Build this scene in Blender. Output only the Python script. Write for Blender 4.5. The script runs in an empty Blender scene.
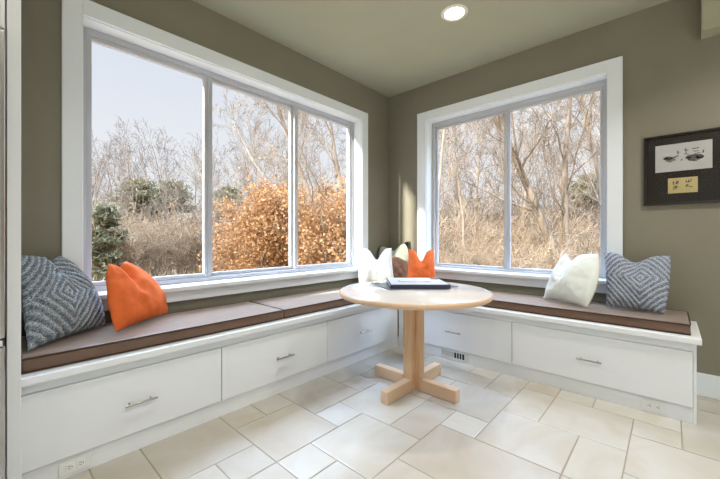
import bpy, bmesh, math, random
from mathutils import Vector, Matrix, noise

sc = bpy.context.scene
COL = sc.collection
R = random.Random(11)
V = Vector
PI = math.pi

# ------------------------------------------------------------------ camera
CAM = V((-3.256, -2.502, 1.0735)); YAW = math.radians(42.3825); FPX = 340.56; V0 = 236.66
cd = bpy.data.cameras.new('camera'); cam = bpy.data.objects.new('camera', cd); COL.objects.link(cam)
cam.location = CAM; cam.rotation_euler = (PI/2, 0, YAW - PI/2)
cd.sensor_width = 36; cd.lens = FPX/720*36; cd.shift_y = -(239.5 - V0)/720; cd.clip_start = .02; cd.clip_end = 400
sc.camera = cam
FW = V((math.cos(YAW), math.sin(YAW), 0)); RT = V((math.sin(YAW), -math.cos(YAW), 0))
def at(px, depth, z=0.0):
    p = CAM + FW*depth + RT*((px-360)/FPX*depth); return V((p.x, p.y, z))

# ------------------------------------------------------------------ object helpers
def tag(o, label=None, cat=None, group=None, kind=None):
    if label: o['label'] = label
    if cat: o['category'] = cat
    if group: o['group'] = group
    if kind: o['kind'] = kind
    return o
def empty(name, loc=(0, 0, 0), rz=0.0):
    o = bpy.data.objects.new(name, None); COL.objects.link(o); o.location = loc; o.rotation_euler.z = rz
    o.empty_display_size = .1
    return o
def smooth(me, ang=40):
    for p in me.polygons: p.use_smooth = True
    try: me.set_sharp_from_angle(angle=math.radians(ang))
    except Exception: pass
def obj(name, bm, mat, parent=None, sm=None):
    me = bpy.data.meshes.new(name)
    bmesh.ops.recalc_face_normals(bm, faces=bm.faces[:])
    bm.to_mesh(me); bm.free()
    if sm: smooth(me, sm)
    if mat: me.materials.append(mat)
    o = bpy.data.objects.new(name, me); COL.objects.link(o)
    if parent:
        o.parent = parent
        # world coordinates given: shift into the parent's frame (every root Empty here is only translated)
        w = V((0, 0, 0)); q = parent
        while q: w += q.location; q = q.parent
        me.transform(Matrix.Translation(-w))
    return o
def mesh_obj(name, vs, fs, mat, parent=None, sm=None):
    me = bpy.data.meshes.new(name); me.from_pydata([tuple(v) for v in vs], [], fs); me.update()
    if sm: smooth(me, sm)
    if mat: me.materials.append(mat)
    o = bpy.data.objects.new(name, me); COL.objects.link(o)
    if parent:
        o.parent = parent
        w = V((0, 0, 0)); q = parent
        while q: w += q.location; q = q.parent
        me.transform(Matrix.Translation(-w))
    return o
def recentre(o, base=True):
    """move a top-level mesh's origin to the middle of its underside"""
    me = o.data; xs = [v.co for v in me.vertices]
    c = V(((min(v.x for v in xs)+max(v.x for v in xs))/2, (min(v.y for v in xs)+max(v.y for v in xs))/2, min(v.z for v in xs)))
    me.transform(Matrix.Translation(-c)); o.location = c
    for ch in o.children:
        ch.data.transform(Matrix.Translation(-c))
    return o
def box(bm, a, b, bev=0.0, seg=2):
    a = V(a); b = V(b)
    lo = V(map(min, a, b)); hi = V(map(max, a, b))
    r = bmesh.ops.create_cube(bm, size=1)
    for v in r['verts']: v.co = V([lo[i] + (v.co[i]+.5)*(hi[i]-lo[i]) for i in range(3)])
    if bev > 0:
        es = list({e for v in r['verts'] for e in v.link_edges})
        bmesh.ops.bevel(bm, geom=es, offset=bev, segments=seg, profile=.5, affect='EDGES')
def BX(*boxes, bev=0.0, seg=2):
    bm = bmesh.new()
    for a, b in boxes: box(bm, a, b, bev, seg)
    return bm
def tube(bm, pts, r, sides=8, closed=False):
    n = len(pts); rings = []
    for i, p in enumerate(pts):
        p = V(p)
        if closed: t = (V(pts[(i+1) % n]) - V(pts[i-1]))
        else: t = (V(pts[min(i+1, n-1)]) - V(pts[max(i-1, 0)]))
        if t.length < 1e-9: t = V((0, 0, 1))
        t.normalize()
        up = V((0, 0, 1)) if abs(t.z) < .95 else V((1, 0, 0))
        s = t.cross(up).normalized(); q = s.cross(t)
        rr = r(i/(n-1)) if callable(r) else r
        rings.append([bm.verts.new(p + (s*math.cos(2*PI*k/sides) + q*math.sin(2*PI*k/sides))*rr) for k in range(sides)])
    m = n if closed else n-1
    for i in range(m):
        a, b = rings[i], rings[(i+1) % n]
        for k in range(sides):
            bm.faces.new((a[k], a[(k+1) % sides], b[(k+1) % sides], b[k]))
    if not closed:
        bm.faces.new(rings[0][::-1]); bm.faces.new(rings[-1])
def lathe(bm, prof, c, seg=64):
    """prof: list of (r, z); r == 0 ends close to a point"""
    c = V(c); rings = []
    for r, z in prof:
        if r < 1e-6: rings.append([bm.verts.new(c + V((0, 0, z)))])
        else: rings.append([bm.verts.new(c + V((r*math.cos(2*PI*k/seg), r*math.sin(2*PI*k/seg), z))) for k in range(seg)])
    for a, b in zip(rings, rings[1:]):
        for k in range(seg):
            k2 = (k+1) % seg
            if len(a) == 1 and len(b) == 1: continue
            if len(a) == 1: bm.faces.new((a[0], b[k2], b[k]))
            elif len(b) == 1: bm.faces.new((a[k], a[k2], b[0]))
            else: bm.faces.new((a[k], a[k2], b[k2], b[k]))

# ------------------------------------------------------------------ materials
def mat(name, col, rough=.5, spec=.5, metal=0.0, var=0.0, vscale=8.0, bump=0.0, bscale=60.0, sheen=0.0, coat=0.0, stretch=None, col2=None, trans=0.0):
    m = bpy.data.materials.new(name); m.use_nodes = True
    nt = m.node_tree; N = nt.nodes; L = nt.links
    b = N['Principled BSDF']
    b.inputs['Base Color'].default_value = (*col, 1); b.inputs['Roughness'].default_value = rough
    b.inputs['Specular IOR Level'].default_value = spec; b.inputs['Metallic'].default_value = metal
    b.inputs['Sheen Weight'].default_value = sheen; b.inputs['Sheen Roughness'].default_value = .4; b.inputs['Sheen Tint'].default_value = (1, .93, .84, 1); b.inputs['Coat Weight'].default_value = coat
    tc = N.new('ShaderNodeTexCoord'); vec = tc.outputs['Object']
    if stretch:
        mp = N.new('ShaderNodeMapping'); mp.inputs['Scale'].default_value = stretch
        L.new(vec, mp.inputs['Vector']); vec = mp.outputs['Vector']
    if var > 0 or col2:
        nz = N.new('ShaderNodeTexNoise'); nz.inputs['Scale'].default_value = vscale; nz.inputs['Detail'].default_value = 5
        L.new(vec, nz.inputs['Vector'])
        rp = N.new('ShaderNodeValToRGB'); e = rp.color_ramp.elements
        e[0].position = .3; e[1].position = .72
        if col2: e[0].color = (*col, 1); e[1].color = (*col2, 1)
        else:
            e[0].color = (*[c*(1-var) for c in col], 1); e[1].color = (*[min(1, c*(1+var)) for c in col], 1)
        L.new(nz.outputs['Fac'], rp.inputs['Fac']); L.new(rp.outputs['Color'], b.inputs['Base Color'])
    if bump > 0:
        n2 = N.new('ShaderNodeTexNoise'); n2.inputs['Scale'].default_value = bscale; n2.inputs['Detail'].default_value = 3
        L.new(vec, n2.inputs['Vector'])
        bp = N.new('ShaderNodeBump'); bp.inputs['Strength'].default_value = bump; bp.inputs['Distance'].default_value = .01
        L.new(n2.outputs['Fac'], bp.inputs['Height']); L.new(bp.outputs['Normal'], b.inputs['Normal'])
    if trans > 0:
        tr = N.new('ShaderNodeBsdfTranslucent'); mx = N.new('ShaderNodeMixShader'); mx.inputs[0].default_value = trans
        src = b.inputs['Base Color'].links
        if src: L.new(src[0].from_socket, tr.inputs['Color'])
        else: tr.inputs['Color'].default_value = (*col, 1)
        L.new(b.outputs[0], mx.inputs[1]); L.new(tr.outputs[0], mx.inputs[2]); L.new(mx.outputs[0], N['Material Output'].inputs['Surface'])
    return m
def emat(name, col, s):
    m = bpy.data.materials.new(name); m.use_nodes = True; b = m.node_tree.nodes['Principled BSDF']
    b.inputs['Base Color'].default_value = (.9, .9, .9, 1)
    b.inputs['Emission Color'].default_value = (*col, 1); b.inputs['Emission Strength'].default_value = s
    return m
def glass(name, tint=(.98, .99, .985), k=.05):
    m = bpy.data.materials.new(name); m.use_nodes = True; nt = m.node_tree; N = nt.nodes; L = nt.links
    N.remove(N['Principled BSDF'])
    t = N.new('ShaderNodeBsdfTransparent'); t.inputs[0].default_value = (*tint, 1)
    g = N.new('ShaderNodeBsdfGlossy'); g.inputs['Roughness'].default_value = .08
    f = N.new('ShaderNodeFresnel'); f.inputs[0].default_value = 1.3
    mu = N.new('ShaderNodeMath'); mu.operation = 'MULTIPLY'; mu.inputs[1].default_value = k
    mx = N.new('ShaderNodeMixShader')
    L.new(f.outputs[0], mu.inputs[0]); L.new(mu.outputs[0], mx.inputs[0]); L.new(t.outputs[0], mx.inputs[1]); L.new(g.outputs[0], mx.inputs[2])
    L.new(mx.outputs[0], N['Material Output'].inputs['Surface'])
    return m

M = {}
M['wall'] = mat('olive_wall_paint', (.215, .20, .150), .6, .3, var=.04, vscale=3, bump=.05, bscale=180)
M['ceil'] = mat('pale_olive_ceiling_paint', (.37, .365, .265), .75, .2, var=.03, vscale=2, bump=.04, bscale=150)
M['trim'] = mat('white_trim_paint', (.75, .80, .83), .35, .45, bump=.01, bscale=40)
M['cab'] = mat('white_cabinet_paint', (.77, .80, .82), .32, .5, bump=.012, bscale=30)
M['vinyl'] = mat('window_vinyl', (.47, .48, .51), .4, .4)
M['steel'] = mat('brushed_steel', (.55, .55, .54), .32, .5, metal=1, bump=.05, bscale=120, stretch=(1, 1, .03))
M['fridge'] = mat('fridge_steel', (.48, .48, .47), .35, .5, metal=.9, bump=.04, bscale=150, stretch=(1, 1, .03))
M['nickel'] = mat('satin_nickel', (.42, .40, .37), .28, .5, metal=1)
M['dark'] = mat('dark_recess', (.012, .012, .012), .6)
M['cush'] = mat('brown_suede', (.125, .066, .036), .42, .6, var=.14, vscale=9, bump=.18, bscale=14, sheen=.9)
M['pipe_brown'] = mat('brown_piping', (.055, .028, .017), .7, .3)
M['orange'] = mat('orange_linen', (.70, .145, .035), .8, .2, var=.07, vscale=30, bump=.15, bscale=260, sheen=.04)
M['white_fab'] = mat('white_cotton', (.74, .78, .74), .8, .2, var=.03, vscale=20, bump=.12, bscale=220, sheen=.1)
M['cream_pipe'] = mat('cream_piping', (.60, .56, .48), .8, .2)
M['grey_fab'] = mat('grey_green_cotton', (.36, .39, .33), .8, .2, var=.05, vscale=20, bump=.12, bscale=220)
M['dark_pipe'] = mat('dark_grey_piping', (.10, .105, .09), .8, .2)
M['brown_fab'] = mat('brown_cotton', (.27, .155, .10), .8, .2, var=.06, vscale=20, bump=.12, bscale=220)
M['maple'] = mat('maple_wood', (.60, .36, .19), .38, .45, col2=(.70, .47, .28), vscale=5, stretch=(6, 6, .6), bump=.02, bscale=40)
M['maple_h'] = mat('maple_wood_edge', (.60, .40, .25), .35, .45, col2=(.68, .48, .31), vscale=6, bump=.01)
M['top'] = mat('pale_laminate', (.65, .60, .55), .13, .55, var=.02, vscale=3)
M['book_cover'] = mat('book_cover_grey', (.54, .56, .63), .4, .5, var=.12, vscale=9)
M['book_navy'] = mat('book_navy', (.018, .022, .06), .35, .5)
M['book_page'] = mat('book_pages', (.75, .74, .70), .7, .2)
M['mag'] = mat('magazine_grey', (.10, .115, .12), .3, .5, var=.2, vscale=7)
M['frame_blk'] = mat('black_frame', (.012, .010, .009), .3, .5)
M['matboard'] = mat('charcoal_matboard', (.036, .032, .028), .9, .1, var=.03, vscale=60)
M['paper'] = mat('white_art_paper', (.50, .50, .49), .8, .2, var=.03, vscale=10)
M['paper_y'] = mat('yellow_art_paper', (.52, .43, .21), .8, .2, var=.06, vscale=14)
M['ink'] = mat('black_ink', (.03, .028, .026), .7, .2)
M['ink_wash'] = mat('grey_ink_wash', (.20, .185, .175), .8, .2, var=.35, vscale=60)
M['plate'] = mat('outlet_plastic', (.76, .77, .75), .35, .45)
M['vent'] = mat('vent_enamel', (.70, .70, .67), .4, .45)
M['grout'] = mat('grout', (.30, .25, .185), .9, .1)
M['glass'] = glass('window_glass')
M['glass_pic'] = glass('picture_glass', (.98, .98, .98), .25)
M['lens'] = emat('lamp_lens', (1.0, .93, .80), 9.0)
M['ringw'] = mat('light_trim_enamel', (.75, .72, .64), .35, .5)
M['siding'] = mat('exterior_siding', (.40, .37, .31), .8)
M['bark'] = mat('grey_tan_bark', (.13, .098, .068), .9, .1, col2=(.28, .22, .155), vscale=2.2, bump=.4, bscale=12)
M['bark_warm'] = mat('warm_tan_bark', (.15, .112, .078), .9, .1, col2=(.33, .26, .19), vscale=2.2, bump=.4, bscale=12)
M['bark_trunk'] = mat('rough_brown_bark', (.075, .055, .038), .9, .1, col2=(.26, .195, .135), vscale=4, bump=.5, bscale=14, stretch=(2, 2, .5))
M['bark_far'] = mat('far_brown_bark', (.115, .088, .07), .9, .1, col2=(.22, .175, .14), vscale=1.5)
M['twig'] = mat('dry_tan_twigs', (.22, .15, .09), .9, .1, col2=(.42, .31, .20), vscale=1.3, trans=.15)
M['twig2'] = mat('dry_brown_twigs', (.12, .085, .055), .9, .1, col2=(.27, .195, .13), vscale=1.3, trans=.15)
M['oakleaf'] = mat('dry_oak_leaves', (.21, .095, .034), .75, .25, col2=(.45, .25, .105), vscale=5, trans=.3)
M['pine'] = mat('olive_pine_needles', (.11, .095, .05), .85, .15, col2=(.24, .20, .115), vscale=1.1, trans=.15)
M['cedar'] = mat('dark_cedar_foliage', (.085, .085, .045), .85, .15, col2=(.17, .155, .09), vscale=2, trans=.15)
M['ground'] = mat('leaf_litter', (.17, .115, .065), .95, .1, col2=(.29, .215, .13), vscale=1.5, bump=.5, bscale=9)
M['straw'] = mat('dry_straw', (.40, .29, .175), .9, .1, col2=(.56, .43, .27), vscale=2, trans=.2)

# floor tile material: each tile reads its own tone
def tile_mat():
    m = bpy.data.materials.new('travertine_tile'); m.use_nodes = True; nt = m.node_tree; N = nt.nodes; L = nt.links; b = N['Principled BSDF']
    at_ = N.new('ShaderNodeAttribute'); at_.attribute_name = 'tone'
    tc = N.new('ShaderNodeTexCoord')
    mp = N.new('ShaderNodeMapping'); L.new(tc.outputs['Object'], mp.inputs[0]); L.new(at_.outputs['Vector'], mp.inputs['Location'])
    sx = N.new('ShaderNodeVectorMath'); sx.operation = 'SCALE'; sx.inputs['Scale'].default_value = 30; L.new(at_.outputs['Vector'], sx.inputs[0]); L.new(sx.outputs[0], mp.inputs['Location'])
    n1 = N.new('ShaderNodeTexNoise'); n1.inputs['Scale'].default_value = 2.6; n1.inputs['Detail'].default_value = 7; n1.inputs['Distortion'].default_value = .8
    L.new(mp.outputs[0], n1.inputs['Vector'])
    r1 = N.new('ShaderNodeValToRGB'); r1.color_ramp.elements[0].position = .3; r1.color_ramp.elements[1].position = .75
    r1.color_ramp.elements[0].color = (.44, .40, .33, 1); r1.color_ramp.elements[1].color = (.53, .525, .505, 1)
    L.new(n1.outputs['Fac'], r1.inputs[0])
    sp = N.new('ShaderNodeSeparateXYZ'); L.new(at_.outputs['Vector'], sp.inputs[0])
    r2 = N.new('ShaderNodeValToRGB'); r2.color_ramp.elements[0].color = (.93, .91, .88, 1); r2.color_ramp.elements[1].color = (1.06, 1.07, 1.07, 1)
    L.new(sp.outputs[2], r2.inputs[0])
    mx = N.new('ShaderNodeMix'); mx.data_type = 'RGBA'; mx.blend_type = 'MULTIPLY'; mx.inputs['Factor'].default_value = 1
    L.new(r1.outputs[0], mx.inputs['A']); L.new(r2.outputs[0], mx.inputs['B'])
    L.new(mx.outputs['Result'], b.inputs['Base Color'])
    n2 = N.new('ShaderNodeTexNoise'); n2.inputs['Scale'].default_value = 9; n2.inputs['Detail'].default_value = 6; L.new(mp.outputs[0], n2.inputs['Vector'])
    bp = N.new('ShaderNodeBump'); bp.inputs['Strength'].default_value = .12; bp.inputs['Distance'].default_value = .01
    L.new(n2.outputs['Fac'], bp.inputs['Height']); L.new(bp.outputs[0], b.inputs['Normal'])
    b.inputs['Roughness'].default_value = .24; b.inputs['Specular IOR Level'].default_value = .62
    return m
M['tile'] = tile_mat()

def blue_mat(name, base, hi, lo, K):
    """tufted geometric weave: nested diamonds of raised cord, flecked light and dark"""
    m = bpy.data.materials.new(name); m.use_nodes = True; nt = m.node_tree; N = nt.nodes; L = nt.links; b = N['Principled BSDF']
    at_ = N.new('ShaderNodeAttribute'); at_.attribute_name = 'cord'
    uv = N.new('ShaderNodeUVMap'); uv.uv_map = 'UVMap'
    mp = N.new('ShaderNodeMapping'); mp.inputs['Scale'].default_value = (1, 1, 1); L.new(uv.outputs[0], mp.inputs[0])
    vo = N.new('ShaderNodeTexVoronoi'); vo.inputs['Scale'].default_value = 62; L.new(mp.outputs[0], vo.inputs['Vector'])
    nz = N.new('ShaderNodeTexNoise'); nz.inputs['Scale'].default_value = 85; nz.inputs['Detail'].default_value = 2; L.new(mp.outputs[0], nz.inputs['Vector'])
    rp = N.new('ShaderNodeValToRGB'); e = rp.color_ramp.elements
    e[0].position = .33; e[0].color = (*lo, 1); e[1].position = .60; e[1].color = (*hi, 1)
    L.new(nz.outputs['Fac'], rp.inputs[0])
    r0 = N.new('ShaderNodeValToRGB'); e = r0.color_ramp.elements
    e[0].position = .42; e[0].color = (*[c*.55 for c in base], 1); e[1].position = .62; e[1].color = (*[c*1.25 for c in base], 1)
    L.new(vo.outputs['Distance'], r0.inputs[0]); 
    mx = N.new('ShaderNodeMix'); mx.data_type = 'RGBA'
    L.new(at_.outputs['Fac'], mx.inputs['Factor']); L.new(r0.outputs[0], mx.inputs['A']); L.new(rp.outputs[0], mx.inputs['B'])
    L.new(mx.outputs['Result'], b.inputs['Base Color'])
    bp = N.new('ShaderNodeBump'); bp.inputs['Strength'].default_value = .6; bp.inputs['Distance'].default_value = .006
    L.new(nz.outputs['Fac'], bp.inputs['Height']); L.new(bp.outputs[0], b.inputs['Normal'])
    b.inputs['Roughness'].default_value = .9; b.inputs['Specular IOR Level'].default_value = .15
    return m
M['blue1'] = blue_mat('slate_tufted_weave', (.17, .20, .225), (.52, .57, .60), (.035, .045, .065), 4)
M['blue2'] = blue_mat('blue_tufted_weave', (.21, .245, .31), (.60, .63, .68), (.05, .065, .11), 4)

# ------------------------------------------------------------------ room shell
H = 2.745; TH = .22
XB, YB = -6.2, -5.3              # the far side and the back of the open-plan room
def struct(name, bm, m, parent=None, sm=None):
    o = obj(name, bm, m, parent, sm)
    if not parent: o['kind'] = 'structure'
    return o
# left wall (y = 0), window opening
LX0, LX1, RY0, RY1, OZ0, OZ1 = -2.885, -.4985, -.519, -2.138, .700, 2.345
struct('wall_left', BX(((XB-TH, 0, -.7), (LX0, TH, H)), ((LX1, 0, -.7), (TH, TH, H)), ((LX0, 0, -.7), (LX1, TH, OZ0)), ((LX0, 0, OZ1), (LX1, TH, H))), M['wall'])
struct('wall_right', BX(((0, YB-TH, -.7), (TH, RY1, H)), ((0, RY0, -.7), (TH, 0, H)), ((0, RY1, -.7), (TH, RY0, OZ0)), ((0, RY1, OZ1), (TH, RY0, H))), M['wall'])
# back and side walls, with openings added and sized for fill daylight
BW = [(-5.8, -3.45), (-3.05, -1.7)]; BZ0, BZ1 = .25, 2.40
bxs = [((XB-TH, YB-TH, -.7), (BW[0][0], YB, H)), ((BW[0][1], YB-TH, -.7), (BW[1][0], YB, H)), ((BW[1][1], YB-TH, -.7), (0, YB, H))]
for a, b_ in BW: bxs += [((a, YB-TH, -.7), (b_, YB, BZ0)), ((a, YB-TH, BZ1), (b_, YB, H))]
struct('wall_back', BX(*bxs), M['wall'])
SY0, SY1 = -4.9, -2.4
struct('wall_side', BX(((XB-TH, YB, -.7), (XB, SY0, H)), ((XB-TH, SY1, -.7), (XB, 0, H)), ((XB-TH, SY0, -.7), (XB, SY1, .1)), ((XB-TH, SY0, 2.35), (XB, SY1, H))), M['wall'])
struct('ceiling', BX(((XB-.5, YB-.5, H), (.35, .35, H+.35))), M['ceil'])
# soffit that drops from the ceiling beside the right wall
struct('soffit', BX(((-.14, YB, 2.405), (0, -2.652, H)), bev=.004), M['ceil'])
struct('baseboard_right', BX(((-.0135, YB, 0), (0, -2.592, .153)), bev=.003), M['trim'])
struct('baseboard_back', BX(((XB, YB, 0), (-.014, YB+.0135, .153)), bev=.003), M['trim'])

# floor: travertine in a modular pattern on an 8-inch grid
G = .2045; X0, Y0 = -2.12, -.91
known = [(-3, -1, -2, 0), (-1, 0, -3, -1), (0, 1, -2, -1), (-1, 1, -1, 1), (1, 3, -3, 0), (1, 2, 0, 1), (-1, 0, 1, 2), (0, 2, 1, 3), (2, 4, 0, 2), (2, 4, 2, 3),
         (-1, 1, 3, 5), (1, 3, 3, 6), (3, 4, 3, 4), (4, 6, 2, 4), (3, 5, 4, 6), (5, 7, 4, 5), (5, 7, 5, 7), (7, 8, 5, 6), (6, 8, 3, 4), (7, 9, 4, 5), (4, 6, 7, 9), (3, 5, 6, 7), (-1, 0, 2, 3), (7, 9, 6, 8)]
gi0, gi1, gj0, gj1 = -27, 13, -7, 30
occ = {}; tiles = []
rt = random.Random(5)
def put(i0, i1, j0, j1):
    for i in range(i0, i1):
        for j in range(j0, j1): occ[(i, j)] = 1
    tiles.append((i0, i1, j0, j1))
for t in known:
    if not any((i, j) in occ for i in range(t[0], t[1]) for j in range(t[2], t[3])): put(*t)
for j in range(gj0, gj1):
    for i in range(gi0, gi1):
        if (i, j) in occ: continue
        opts = [(2, 2), (3, 2), (2, 3), (1, 1), (2, 1), (1, 2), (2, 2)]; rt.shuffle(opts)
        for a, b_ in opts + [(1, 1)]:
            if all((i+p, j+q) not in occ for p in range(a) for q in range(b_)): put(i, i+a, j, j+b_); break
bm = bmesh.new(); tones = []
def clampx(x): return max(XB, min(0, x))
def clampy(y): return max(YB, min(0, y))
for i0, i1, j0, j1 in tiles:
    xa, xb = clampx(X0+G*i0), clampx(X0+G*i1); ya, yb = clampy(Y0-G*j1), clampy(Y0-G*j0)
    if xb-xa < .02 or yb-ya < .02: continue
    g = .0024; e = .004; tn = rt.random()
    rows = []
    for inset, z in ((g, -.004), (g, -.0012), (g+e, 0.0)):
        rows.append([bm.verts.new((x, y, z)) for x, y in ((xa+inset, ya+inset), (xb-inset, ya+inset), (xb-inset, yb-inset), (xa+inset, yb-inset))])
    fs = [bm.faces.new(rows[2])]
    for p, q in ((0, 1), (1, 2)):
        for k in range(4): fs.append(bm.faces.new((rows[p][k], rows[p][(k+1) % 4], rows[q][(k+1) % 4], rows[q][k])))
    t3 = (rt.random(), rt.random(), tn)
    tones += [t3]*len(fs)
me = bpy.data.meshes.new('floor'); bm.to_mesh(me); bm.free()
a_ = me.attributes.new('tone', 'FLOAT_VECTOR', 'FACE')
for k, t3 in enumerate(tones): a_.data[k].vector = t3
me.materials.append(M['tile'])
fl = bpy.data.objects.new('floor', me); COL.objects.link(fl); fl['kind'] = 'structure'
struct('floor_slab', BX(((XB, YB, -.25), (0, 0, -.0032))), M['grout'])

# ------------------------------------------------------------------ windows
def make_window(name, P, u0, u1, z0, z1, sill_z, apron_z, casing, mull, frame_off, label):
    """P(u, d, z): u along the wall, d outward (negative is into the room)"""
    root = empty(name, P((u0+u1)/2, 0, z0)); root['kind'] = 'structure'; root['label'] = label
    def bx(*bs, bev=.003): return BX(*[(P(*a), P(*b)) for a, b in bs], bev=bev)
    o0, o1, oz = casing
    obj('casing', bx(((o0, -.02, sill_z), (u0, 0, oz)), ((u1, -.02, sill_z), (o1, 0, oz)), ((u0, -.02, z1), (u1, 0, oz))), M['trim'], root)
    obj('jamb', bx(((u0-.012, 0, z0), (u0+.004, TH, z1)), ((u1-.004, 0, z0), (u1+.012, TH, z1)), ((u0-.012, 0, z1-.004), (u1+.012, TH, z1+.012)), bev=0), M['trim'], root)
    obj('sill', bx(((o0-.0, -.052, sill_z-.032), (o1+.0, .11, sill_z)), bev=.006), M['trim'], root)
    obj('apron', bx(((o0+.01, -.022, apron_z), (o1-.01, 0, sill_z-.032))), M['trim'], root)
    f0, f1, fz0, fz1, w = frame_off
    obj('window_frame', bx(((u0+.004, .105, sill_z), (f0, .19, z1-.004)), ((f1, .105, sill_z), (u1-.004, .19, z1-.004)), ((f0, .105, fz1), (f1, .19, z1-.004)), ((f0, .105, sill_z-.02), (f1, .19, fz0)), bev=.004), M['vinyl'], root)
    edges = [f0] + [c for m_ in mull for c in m_] + [f1]
    for k in range(0, len(edges), 2):
        a, b = edges[k], edges[k+1]; e = w
        d0 = .114 if k % 4 == 0 else .132
        sf = obj('sash', bx(((a, d0, fz0), (a+e, d0+.035, fz1)), ((b-e, d0, fz0), (b, d0+.035, fz1)), ((a+e, d0, fz1-e), (b-e, d0+.035, fz1)), ((a+e, d0, fz0), (b-e, d0+.035, fz0+e)), bev=.003), M['vinyl'], root)
        obj('pane', BX((P(a+e, d0+.014, fz0+e), P(b-e, d0+.020, fz1-e))), M['glass'], sf)
    for a, b in mull:
        obj('mullion', bx(((a, .108, fz0), (b, .18, fz1)), bev=.004), M['vinyl'], root)
    return root
PL = lambda u, d, z: V((u, d, z))
PR = lambda u, d, z: V((d, u, z))
w1 = make_window('window_1', PL, LX0, LX1, OZ0, OZ1, .735, .632, (-2.976, -.401, 2.4415), [(-2.117, -2.099), (-1.306, -1.289)], (-2.850, -.533, .768, 2.304, .027),
                 'wide three-pane window with white casing above the left bench')
w2 = make_window('window_2', PR, RY1, RY0, OZ0, OZ1, .735, .632, (-2.2335, -.4104, 2.4415), [(-1.346, -1.325)], (-2.0985, -.5595, .757, 2.295, .0215),
                 'two-pane window with white casing above the right bench')
PB = lambda u, d, z: V((u, YB-d, z))
for n, (a, b) in enumerate(BW):  # windows added out of view to brighten the room from behind
    make_window('window_%d' % (n+3), PB, a, b, BZ0, BZ1, BZ0+.03, BZ0-.07, (a-.09, b+.09, BZ1+.09), [((a+b)/2-.02, (a+b)/2+.02)], (a+.03, b-.03, BZ0+.07, BZ1-.05, .03), 'added window behind the viewer, there to fill the room with daylight')
PS = lambda u, d, z: V((XB-d, u, z))  # unseen glazing added to light the room from the side
make_window('window_5', PS, SY0, SY1, .1, 2.35, .13, .03, (SY0-.09, SY1+.09, 2.44), [(-3.67, -3.63)], (SY0+.03, SY1-.03, .17, 2.30, .03), 'added glazed opening in the side wall, for fill daylight')

# ------------------------------------------------------------------ bench cabinets
def pull(parent, c, axis, L=.14, out=.03):
    """bar pull; axis 'x' on the left bench (front faces -y), 'y' on the right bench (front faces -x)"""
    bm = bmesh.new(); c = V(c)
    a = V((1, 0, 0)) if axis == 'x' else V((0, 1, 0)); n = V((0, -1, 0)) if axis == 'x' else V((-1, 0, 0))
    tube(bm, [c + n*out - a*L/2, c + n*out + a*L/2], .0055, 10)
    for s in (-1, 1): tube(bm, [c + a*s*L*.33, c + a*s*L*.33 + n*out], .0045, 8)
    return obj('handle', bm, M['nickel'], parent, 40)
ZB, ZT = .0965, .4145
YF, YT = -.532, -.518
def cabinet(axis, u0, u1, hx, label, end=None, filler=None):
    if axis == 'x': Q = lambda u, d, z: V((u, -d, z)); base = (.5*(u0+u1), -.27, 0)
    else: Q = lambda u, d, z: V((-d, u, z)); base = (-.27, .5*(u0+u1), 0)
    F, T = (.532, .518) if axis == 'x' else (.544, .530)
    r = tag(empty('bench_cabinet', base), label, 'cabinet', 'white drawer cabinets of the window bench')
    bs = [(Q(u0, .004, ZB-.004), Q(u1, T-.004, .462))]
    obj('body', BX(*bs, bev=.001), M['cab'], r)
    obj('rail', BX((Q(u0, T-.004, ZT+.004), Q(u1, T+.002, .462)), bev=.001), M['cab'], r)
    if filler: obj('filler', BX((Q(filler[0], T-.004, ZB-.004), Q(filler[1], F-.004, ZT+.003)), bev=.001), M['cab'], r)
    d0, d1 = u0+.0025, u1-.0025
    if filler: 
        d0 = max(d0, filler[1]+.003) if abs(filler[0]-u0) < .01 else d0
        d1 = min(d1, filler[0]-.003) if abs(filler[1]-u1) < .01 else d1
    if end:
        lo, hi = min(end), max(end)
        obj('end_panel', BX((Q(lo, .004, 0), Q(hi, T-.001, .462)), bev=.002), M['cab'], r)
    d = obj('drawer', BX((Q(d0, T-.003, ZB), Q(d1, F, ZT)), bev=.0025), M['cab'], r)
    pull(d, Q(hx, F, .252), axis)
    return r
cabinet('x', -3.166, -2.315, -2.737, 'white drawer cabinet at the left end of the bench beside the tall panel')
cabinet('x', -2.315, -1.469, -1.880, 'white drawer cabinet in the middle of the bench under the wide window')
cabinet('x', -1.469, -.548, -1.046, 'white drawer cabinet of the wide-window bench nearest the room corner', filler=(-.69, -.548))
cabinet('y', -1.602, -.536, -1.123, 'white drawer cabinet above the floor vent, behind the table', filler=(-.800, -.536))
cabinet('y', -2.597, -1.602, -2.100, 'white drawer cabinet at the right end of the bench, above an outlet', end=(-2.611, -2.597))
# toe kicks
tag(recentre(obj('toe_kick', BX(((-3.166, YT, 0), (-.531, YT+.02, ZB-.005)), bev=.001), M['cab'])), 'white toe kick along the floor under the wide-window bench', 'toe kick')
tag(recentre(obj('toe_kick', BX(((-.530, -2.5965, 0), (-.510, -.52, ZB-.005)), bev=.001), M['cab'])), 'white toe kick along the floor under the right bench', 'toe kick')
# bench tops
tag(recentre(obj('bench_worktop', BX(((-3.166, -.5625, .4625), (-.5635, -.003, .497)), bev=.004), M['cab'])), 'white bench worktop board under the long brown cushions of the wide window', 'worktop')
tag(recentre(obj('bench_worktop', BX(((-.5625, -2.632, .4625), (-.003, -.003, .497)), bev=.004), M['cab'])), 'white bench worktop board under the right window, ending past the cushion', 'worktop')

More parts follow.
